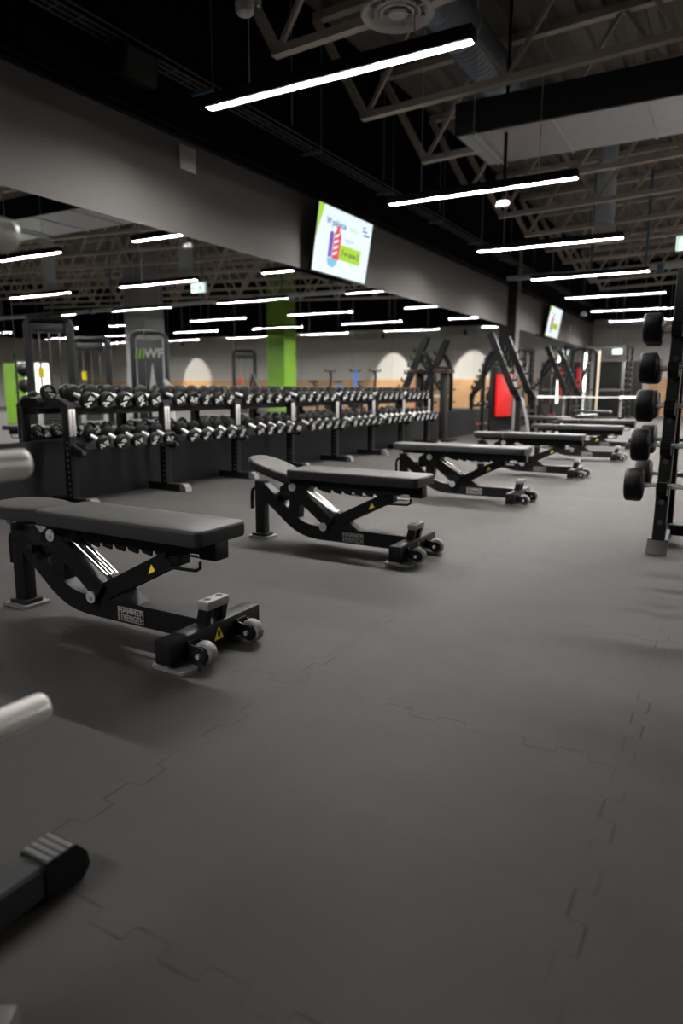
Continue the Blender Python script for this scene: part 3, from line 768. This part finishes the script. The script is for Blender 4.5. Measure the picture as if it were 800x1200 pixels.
for side in ('front', 'rear'):
    for k, z in enumerate(ZB):
        y = (fy(z)-.105+.03+.003) if side == 'front' else (ry(z)+.105-.03-.003)
        make_barbell(.104-.003*k, 'fixed barbell on the %s hooks, %s side of the barbell rack' % (nm5[k], 'near' if side == 'front' else 'far'), (hx[k]+(-.02 if side == 'rear' else 0), y, z))

# ------------------------------------------------------------------ plate storage rack beside the camera (mostly out of frame)
t = thing('plate_storage_rack', 'steel storage rack with three chrome pegs at left edge', 'rack', (0,0,0))
MB().box((-1.0, .33, .70), (.08, .08, 1.32), bevel=.006).build('column', M['black'], t)
for k, (z, x1, y1) in enumerate(((.462, -.99, .70), (.88, -.99, .70), (1.228, -.985, .705))):
    m = MB(); m.lathe((-1.0, .36, z), (x1+1.0, y1-.36, 0), [(0,.024),(y1-.37,.024),(y1-.365,.0235),(y1-.36,.020)], 24); pg = m.build('peg', M['brushed'], t)
    MB().lathe((-1.0, .365, z), (0,1,0), [(0,.045),(.02,.045),(.022,.03)], 20).build('collar', M['black'], pg)
m = MB(); m.bar((-1.128, .0, .045), (-1.128, .77, .045), .070, .070, bevel=.006); ft = m.build('base_beam', M['vinylside'], t)
m = MB(); m.prism([(.745,.0),(.828,.0),(.848,.022),(.842,.055),(.818,.085),(.745,.085)], lambda a, b: (-1.167, a, b), lambda a, b: (-1.089, a, b)); m.mi = 1
for k in range(4): m.box((-1.128, .756+.0165*k, .086), (.076, .0115, .006), bevel=.002)
m.build('end_cap', [M['rubber'], M['greysteel']], ft)
m = MB(); m.bar((-1.05, .33, .05), (-.89, .45, .05), .08, .075, bevel=.006); f2 = m.build('side_foot', M['black'], t)
MB().box((-.872, .468, .045), (.085, .085, .085), Matrix.Rotation(R(34), 3, 'Z'), bevel=.008).build('side_cap', M['greysteel'], f2)

# ------------------------------------------------------------------ gym machines beyond the benches
def hooked_beam(m, p0, p1, w, n=7, side=1):
    m.bar(p0, p1, .09, w)
    p0, p1 = Vector(p0), Vector(p1); d = p1-p0
    for k in range(n):
        q = p0+d*(.12+.8*k/n); m.box(q+Vector((side*.075, 0, .02)), (.07, .03, .035)); m.box(q+Vector((side*.105, 0, .045)), (.02, .03, .06))
def olympic(y0, y1, label, red=True):
    t = thing('press_machine', label, 'gym machine', (0,0,0), group='plate loaded press machines')
    for y in (y0, y1):
        m = MB(); m.bar((-4.50, y, 2.12), (-3.95, y, .92), .10, .13, up=(1,0,0)); m.bar((-3.95, y, .98), (-3.85, y, .78), .10, .13, up=(1,0,0)); m.bar((-3.86, y, .86), (-3.86, y, .04), .10, .11, up=(1,0,0), bevel=.006)
        for k in range(6):
            q = Vector((-3.98, y, .98)).lerp(Vector((-4.34, y, 1.75)), k/5); m.box(q+Vector((.075,0,.05)), (.15,.04,.035)); m.box(q+Vector((.14,0,.085)), (.025,.04,.08))
        m.build('leaning_beam', M['black'], t, smooth=0)
        m = MB(); m.tube([(-4.36,y,1.80),(-4.46,y,1.74),(-4.54,y,1.62),(-4.60,y,1.45),(-4.62,y,1.2),(-4.62,y,.6),(-4.62,y,.05)], .05, 10); m.build('rear_tube', M['black'], t)
        MB().bar((-4.72, y, .04), (-3.35, y, .04), .09, .08, bevel=.006).build('base_runner', M['black'], t)
        for z in (.30, .72, 1.0):
            for s in (-1, 1):
                m = MB(); m.cyl((-4.62, y+s*.04, z), (-4.62, y+s*.27, z), .026, 12); 
                p = m.build('plate_peg', M['chrome'], t)
                if z == .30: MB().cyl((-4.62, y+s*.27, z), (-4.62, y+s*.28, z), .027, 12).build('peg_cap', M['red'], p)
    MB().bar((-4.62, y0, 1.46), (-4.62, y1, 1.46), .08, .08, bevel=.005).build('crossbar', M['black'], t)
    m = MB(); m.bar((-4.62, y0, .10), (-4.62, y1, .10), .08, .08, bevel=.005); m.build('crossbar', M['black'], t)
    MB().bar((-3.86, y0, .55), (-3.86, y1, .55), .07, .07, bevel=.005).build('crossbar', M['black'], t)
    m = MB(); m.bar((-4.30, y0+.02, 1.95-.25), (-4.82, y0+.02, .98), .07, .06, up=(1,0,0))
    for k in range(7):
        q = Vector((-4.36, y0+.02, 1.62)).lerp(Vector((-4.80, y0+.02, 1.0)), k/6); m.box(q+Vector((-.05,0,.05)), (.035,.04,.09))
    m.build('toothed_strut', M['black'], t, smooth=0)
    if red:
        rz_ = Matrix.Rotation(R(72), 3, 'Z'); m = MB(); m.box((-4.22, y0+.16, .88), (.54, .05, .86), rz_, bevel=.01); m.build('red_panel', M['red'], t)
        m = MB(); m.box((-4.30, y0+.19, .80), (.72, .06, 1.30), rz_, bevel=.01); m.build('shroud', M['blackmatte'], t)
        m = MB(); m.tube([(-3.95,y0-.02,.95),(-3.78,y0-.02,.80),(-3.66,y0-.02,.35),(-3.62,y0-.02,.10)], .03, 8); m.build('grey_lever', M['greyrubber'], t)
    MB().box((-3.45, (y0+y1)/2, .42), (1.1, .32, .08), bevel=.03).build('seat', M['vinylside'], t)
    MB().bar((-3.45, (y0+y1)/2, .05), (-3.45, (y0+y1)/2, .39), .08, .08).build('seat_post', M['black'], t)
    return t
olympic(13.95, 15.1, 'black press machine with leaning beams and red panel, nearest of two')
olympic(18.75, 20.2, 'black press machine with leaning beams past the pilaster', False)
t = thing('pedestal_stand', 'dark stand with flat brown top just beyond the far rack end', 'stand', (-4.92, 12.55, 0))
MB().box((0,-.05,1.34), (.30,.36,.06), bevel=.008).build('top', mat('dark_brown_top', (.035,.018,.012), .5), t)
MB().box((-.02,.04,.68), (.12,.16,1.26), bevel=.01).build('post', M['blackmatte'], t); MB().box((0,.05,.025), (.36,.46,.05), bevel=.01).build('base', M['black'], t)
# bench press station with loaded bar across
t = thing('bench_press_station', 'black bench press uprights holding the white barbell', 'gym machine', (-2.9, 16.6, 0))
for s in (-.62, .62):
    m = MB(); m.bar((s, 0, .04), (s, 0, 1.0), .08, .08, up=(1,0,0), bevel=.005); m.mi = 1
    for k in range(8): m.box((s, -.04, .42+.06*k), (.05, .02, .03))
    m.build('upright', [M['black'], M['silver']], t, smooth=0)
    m = MB(); m.prism([(-.04,.78),(-.12,.80),(-.12,.84),(-.10,.84),(-.10,.815),(-.04,.83)], lambda a, b, s=s: (s-.03, a, b), lambda a, b, s=s: (s+.03, a, b)); m.build('bar_hook', M['zinc'], t)
    MB().bar((s, -.5, .04), (s, .4, .04), .08, .07, bevel=.005).build('foot', M['black'], t)
MB().bar((-.62, .0, .30), (.62, .0, .30), .07, .07).build('crossbar', M['black'], t)
MB().box((0, -.55, .43), (.30, 1.2, .07), bevel=.03).build('bench_pad', M['vinylside'], t)
MB().bar((0, -.95, .02), (0, -.95, .40), .07, .07).build('bench_leg', M['black'], t)
o = thing('olympic_barbell', 'bright steel barbell resting across the far bench press uprights', 'barbell', (-2.95, 16.52, .832))
MB().cyl((-.95,0,0), (.95,0,0), .016, 12).build('shaft', M['white'], o)
for s in (-1, 1):
    MB().cyl((s*.68,0,0), (s*1.18,0,0), .026, 14).build('sleeve', M['brushed'], o)
    MB().cyl((s*.66,0,0), (s*.70,0,0), .042, 14).build('collar', M['white'], o)
# power rack at the far end
t = thing('power_rack', 'black four-post power rack in front of the end door', 'gym machine', (-4.15, 26.3, 0))
for sx in (-.72, .72):
    for sy in (-.6, .6):
        m = MB(); m.bar((sx, sy, .0), (sx, sy, 2.55), .09, .09, up=(1,0,0), bevel=.006); m.mi = 1
        for k in range(10): m.cyl((sx, sy-.040, .4+.2*k), (sx, sy-.049, .4+.2*k), .016, 8)
        m.build('post', [M['black'], M['silver']], t)
    MB().bar((sx, -.6, 2.5), (sx, .6, 2.5), .08, .08).build('top_rail', M['black'], t)
    MB().bar((sx, -.6, 1.0), (sx, .6, 1.0), .06, .06).build('safety_bar', M['black'], t)
for sy in (-.6, .6): MB().bar((-.72, sy, 2.5), (.72, sy, 2.5), .07, .07).build('pull_up_bar', M['greysteel'], t)
MB().bar((-.72, .6, 1.0), (.72, .6, 1.0), .06, .06).build('crossbar', M['greysteel'], t)
MB().box((.60, -.3, 1.5), (.10, .35, .9), bevel=.04).build('grey_pad', M['greyrubber'], t)
o = thing('upright_tube_light', 'bright vertical tube light beside the left power rack post', 'light', (-4.74, 25.35, 0))
MB().box((0,0,.02), (.16,.16,.04), bevel=.006).build('base', M['blackmatte'], o); MB().cyl((0,0,.04), (0,0,2.25), .032, 12).build('tube', M['tubelight'], o)
o = thing('foam_roller_post', 'tall beige padded post just right of the tube light', 'post', (-4.42, 26.0, 0))
MB().cyl((0,0,.03), (0,0,2.35), .06, 14).build('pad', mat('beige_pad', (.55,.45,.33), .6), o); MB().cyl((0,0,0), (0,0,.03), .12, 16).build('base', M['blackmatte'], o)
o = thing('resistance_bands', 'red resistance bands hanging from a black stand before the far power rack', 'bands', (-4.93, 25.1, 0))
m = MB()
for k in range(3): m.tube([(.05*k,0,1.75),(.05*k-.02,.02,1.2),(.05*k,.02,.62),(.05*k+.02,.0,1.2),(.05*k+.01,0,1.75)], .018, 6)
m.build('band', M['red'], o); m = MB(); m.bar((-.2,0,1.76), (.2,0,1.76), .03, .03); m.bar((-.17,.04,0), (-.17,.04,1.78), .05, .05, up=(1,0,0)); m.box((-.05,.04,.015), (.4,.3,.03)); m.build('stand', M['black'], o)
for k, (xx, yy) in enumerate([(-4.2, 22.3)]):
    t = thing('cable_tower', ['dark cable tower behind the second press machine', 'dark cable tower just before the power rack'][k], 'gym machine', (xx, yy, 0), group='cable towers by the mirror wall')
    for s in (-.35, .35): MB().bar((s,0,.0), (s,0,2.1), .09, .09, up=(1,0,0), bevel=.006).build('post', M['black'], t)
    m = MB(); m.tube([(-.35,0,2.08),(-.25,0,2.22),(0,0,2.26),(.25,0,2.22),(.35,0,2.08)], .05, 10); m.build('arch', M['black'], t)
    m = MB()
    for q in range(12): m.box((0,0,.25+.06*q), (.34,.12,.05), bevel=.004)
    m.build('weight_stack', M['greysteel'], t, smooth=0)
    for s in (-.1, .1): MB().cyl((s,0,.2), (s,0,2.15), .014, 8).build('guide_rod', M['chrome'], t)
    MB().tube([(.3,-.05,1.9),(.15,-.35,1.75),(.05,-.5,1.2),(.1,-.5,.9)], .035, 8).build('lever_arm', M['black'], t)
    MB().bar((-.45,-.3,.04), (-.45,.3,.04), .08, .08).build('base', M['black'], t)

# ------------------------------------------------------------------ equipment on the far side of the room (seen in the mirrors)
def arch_frame(m, w, h, r=.18, th=.07, y=0):
    pts = [(-w/2,y,0),(-w/2,y,h-r)]
    for k in range(1,6): a = R(180-18*k); pts.append((-w/2+r+r*math.cos(a), y, h-r+r*math.sin(a)))
    for k in range(1,6): a = R(90-18*k); pts.append((w/2-r+r*math.cos(a), y, h-r+r*math.sin(a)))
    pts += [(w/2,y,0)]
    m.tube(pts, th/2, 8)
t = thing('lat_machine', 'black arched cable machine lettered WF, seen in the mirror', 'gym machine', (2.4, 12.7, 0), R(-42))
m = MB(); arch_frame(m, .82, 2.4, .2, .10); m.build('front_arch', M['black'], t)
m = MB(); arch_frame(m, .82, 2.4, .2, .10, .5); m.build('rear_arch', M['black'], t)
m = MB(); m.box((0,.1,1.15), (.62,.03,2.1), bevel=.01); pn = m.build('shroud', M['panel'], t)
# the mirror shows these letters the right way round, so on the machine they are reversed
text_mesh('lettering', 'WF', .30, lambda a, b: (-.1-a, .075, 1.86+b), M['offwhite'], pn, bold=.01)
m = MB()
for k in range(3): m.flat([(.36-.09*k,1.74),(.32-.09*k,1.74),(.27-.09*k,1.98),(.31-.09*k,1.98)], lambda a, b: (a, .075, b))
m.build('green_stripe', M['green'], pn, smooth=0)
m = MB(); m.flat([(-.22,.3),(.1,.3),(.02,1.1),(-.06,1.65)], lambda a, b: (a, .075, b)); m.build('white_graphic', M['offwhite'], pn, smooth=0)
m = MB(); m.tube([(-.5,-.2,.05),(-.52,-.25,.6),(-.5,-.2,1.0),(-.35,-.1,1.2)], .06, 8); m.build('side_arm', M['offwhite'], t)
MB().box((0,-.6,.5), (.35,.4,.09), bevel=.03).build('seat', M['vinylside'], t); MB().bar((0,-.6,.03),(0,-.6,.46),.08,.08).build('seat_post', M['black'], t); MB().bar((0,-.8,.04),(0,.5,.04),.1,.08).build('base', M['black'], t)
def tower(x, y, h, label, rz, tagc='yellow'):
    t = thing('cable_station', label, 'gym machine', (x, y, 0), rz, group='cable stations seen in the mirror')
    for s in (-.45, .45):
        m = MB(); m.bar((s,0,0), (s,0,h-.1), .12, .16, up=(1,0,0), bevel=.01); m.build('post', M['black'], t)
    m = MB(); m.tube([(-.45,0,h-.12),(-.40,0,h-.03),(-.3,0,h),(.3,0,h),(.40,0,h-.03),(.45,0,h-.12)], .07, 10); m.box((0,0,h-.22), (.7,.2,.2), bevel=.02); m.build('head', M['black'], t)
    for s in (-.22, .0, .22): MB().cyl((s,0,.1), (s,0,h-.25), .022, 8).build('guide_rod', M['chrome'], t)
    m = MB()
    for q in range(12): m.box((0,0,.15+.065*q), (.4,.14,.055), bevel=.004)
    m.build('weight_stack', M['blackmatte'], t, smooth=0)
    MB().box((.2,-.09,1.35), (.12,.01,.22)).build('instruction_sticker', M['yellow' if tagc == 'yellow' else 'red'], t)
    MB().box((0,0,.03), (1.1,.6,.06), bevel=.01).build('base', M['black'], t)
tower(3.2, 10.45, 2.55, 'tall black cable station mirrored left of the grey column', R(-40))
tower(5.2, 13.3, 2.35, 'shorter black cable station mirrored beside the tall one', R(-40))
tower(8.2, 24.0, 2.6, 'black cable station mirrored left of the green column', R(-35), 'red')
def bike(x, y, rz, col, label):
    t = thing('exercise_bike', label, 'exercise bike', (x, y, 0), rz, group='exercise bikes by the end wall'); t.scale = (1.3, 1.3, 1.35)
    m = MB(); m.lathe((0,-.03,.45), (0,1,0), [(0,.28),(.01,.31),(.05,.31),(.06,.28)], 24); m.build('flywheel', M['blackmatte'], t)
    m = MB(); m.tube([(-.1,0,.5),(.35,0,.62),(.75,0,.9)], .04, 8); m.tube([(0,0,.45),(-.1,0,1.1),(-.05,0,1.25)], .04, 8); m.tube([(.5,0,.7),(.62,0,.05)], .04, 8); m.build('frame', col, t)
    m = MB(); m.tube([(-.05,-.22,1.3),(-.08,-.2,1.25),(-.05,0,1.25),(-.08,.2,1.25),(-.05,.22,1.3)], .022, 8); m.build('handlebar', M['black'], t)
    MB().box((.75,0,.96), (.28,.2,.07), bevel=.03).build('saddle', M['vinylside'], t)
    m = MB(); m.bar((-.1,-.28,.03),(-.1,.28,.03),.08,.06); m.bar((.65,-.28,.03),(.65,.28,.03),.08,.06); m.bar((-.1,0,.04),(.65,0,.04),.06,.05); m.build('base', M['black'], t)
    m = MB(); m.tube([(.2,-.08,.4),(.2,-.16,.4),(.2,-.16,.28)], .016, 6); m.tube([(.2,.08,.4),(.2,.16,.4),(.2,.16,.52)], .016, 6); m.build('crank', M['zinc'], t)
bike(2.6, 23.6, R(20), M['blue'], 'blue framed exercise bike mirrored above the dumbbells')
bike(3.6, 23.4, R(20), M['black'], 'black exercise bike mirrored left of the blue one')
bike(1.9, 23.9, R(25), M['black'], 'black exercise bike mirrored right of the blue one')
t = thing('rowing_machine', 'green framed cardio machine mirrored below the green column', 'gym machine', (6.4, 22.6, 0), R(25))
m = MB(); m.tube([(-.8,0,.3),(-.3,0,.5),(.2,0,1.2),(.5,0,1.6)], .06, 8); m.tube([(.5,0,1.6),(.7,0,1.2),(.75,0,.05)], .05, 8); m.build('frame', M['black'], t)
MB().box((.1,-.08,.75), (.6,.05,.4), Matrix.Rotation(R(-45),3,'Y'), bevel=.02).build('side_cover', M['green'], t); MB().bar((-.8,0,.05),(.8,0,.05),.3,.1).build('base', M['blackmatte'], t)
t = thing('medicine_ball_rack', 'black rack holding three wall balls, mirrored at far left', 'rack', (6.0, 11.75, 0), R(-45))
for s in (-.2,.2): MB().bar((s,.12,0),(s,.12,1.9),.05,.05,up=(1,0,0)).build('post', M['black'], t)
for z in (.65,1.07,1.49):
    MB().box((0,0,z-.19),(.46,.3,.02)).build('shelf', M['black'], t)
for k, z in enumerate((.65,1.07,1.49)):
    m = MB(); m.lathe((6.0,11.75,z-.178), (0,0,1), [(.0,.05)]+[(.175-.175*math.cos(R(a)), .175*math.sin(R(a))) for a in range(20,180,16)]+[(.35,.02)], 24)
    o = m.build('medicine_ball', M['rubber']); tag(o, '%s black wall ball on the mirrored ball rack' % ['bottom','middle','top'][k], 'ball', 'wall balls')
o = MB().box((0,0,.85), (.55,.06,1.7), bevel=.01).build('lime_partition', M['green'], loc=(7.6, 12.6, 0)); o.rotation_euler = (0,0,R(-45)); tag(o, 'lime green partition board mirrored at far left', 'partition')
# window of the staff room on the right wall
w_ = MB().box((XR-.02, 25.3, 1.3), (.04, 1.9, 2.2)).build('window_1', M['winlight'], smooth=0); struct(w_)
MB().box((XR-.05, 25.3, 1.3), (.04, .05, 2.2)).build('window_frame', M['black'], w_)
# spotlights washing the end wall
def spot(x, label):
    t = thing('wall_spotlight', label, 'spotlight', (x, YE-1.1, 3.3), group='spotlights facing the end wall')
    MB().lathe((0,0,0), (0,.6,-1), [(-.12,.04),(-.1,.06),(.06,.06),(.07,.055)], 16).build('head', M['blackmatte'], t)
    MB().cyl((0,0,.08), (0,0,roofz(x)-3.32), .012, 8).build('stem', M['blackmatte'], t)
    l = bpy.data.lights.new('spot_bulb', 'SPOT'); l.energy = 1100; l.spot_size = R(62); l.spot_blend = .6; l.color = (1., .95, .86); l.shadow_soft_size = .04
    o = bpy.data.objects.new('spot_bulb', l); C.objects.link(o); o.parent = t
    dv = Vector((0,.62,-1)).normalized(); o.location = dv*.09; o.rotation_euler = dv.to_track_quat('-Z', 'Y').to_euler()
for x, lab in ((-.3, 'black spotlight washing the end wall nearest the mirror corner'), (3.5, 'black spotlight washing the end wall behind the bikes'), (15.3, 'black spotlight washing the end wall at far side')):
    spot(x, lab)

# ------------------------------------------------------------------ world, camera, view
w = bpy.data.worlds.new('dark_room'); scene.world = w; w.use_nodes = True
w.node_tree.nodes['Background'].inputs[0].default_value = (.5, .55, .6, 1); w.node_tree.nodes['Background'].inputs[1].default_value = .0

cam = bpy.data.cameras.new('camera'); co = bpy.data.objects.new('camera', cam); C.objects.link(co)
cam.sensor_fit = 'VERTICAL'; cam.sensor_height = 36; cam.sensor_width = 24; cam.lens = 24
yaw, pit, roll = R(29.8), R(10.2), R(.15)
fw = Vector((-math.sin(yaw)*math.cos(pit), math.cos(yaw)*math.cos(pit), -math.sin(pit)))
rt = Vector((math.cos(yaw), math.sin(yaw), 0)); up = rt.cross(fw)
rt, up = rt*math.cos(roll)+up*math.sin(roll), up*math.cos(roll)-rt*math.sin(roll)
mw = Matrix.Identity(4)
for i in range(3): mw[i][0], mw[i][1], mw[i][2] = rt[i], up[i], -fw[i]
mw[0][3], mw[1][3], mw[2][3] = 0, 0, 1.0
co.matrix_world = mw
cam.clip_start = .05; cam.clip_end = 200
cam.dof.use_dof = True; cam.dof.focus_distance = 2.85; cam.dof.aperture_fstop = 1.9
scene.camera = co
scene.view_settings.view_transform = 'Standard'; scene.view_settings.look = 'None'
scene.view_settings.gamma = 1; scene.view_settings.use_curve_mapping = False
scene.view_settings.exposure = 0.
scene.cycles.max_bounces = 8; scene.cycles.diffuse_bounces = 4; scene.cycles.glossy_bounces = 5
scene.cycles.sample_clamp_indirect = 6
scene.cycles.use_denoising = True
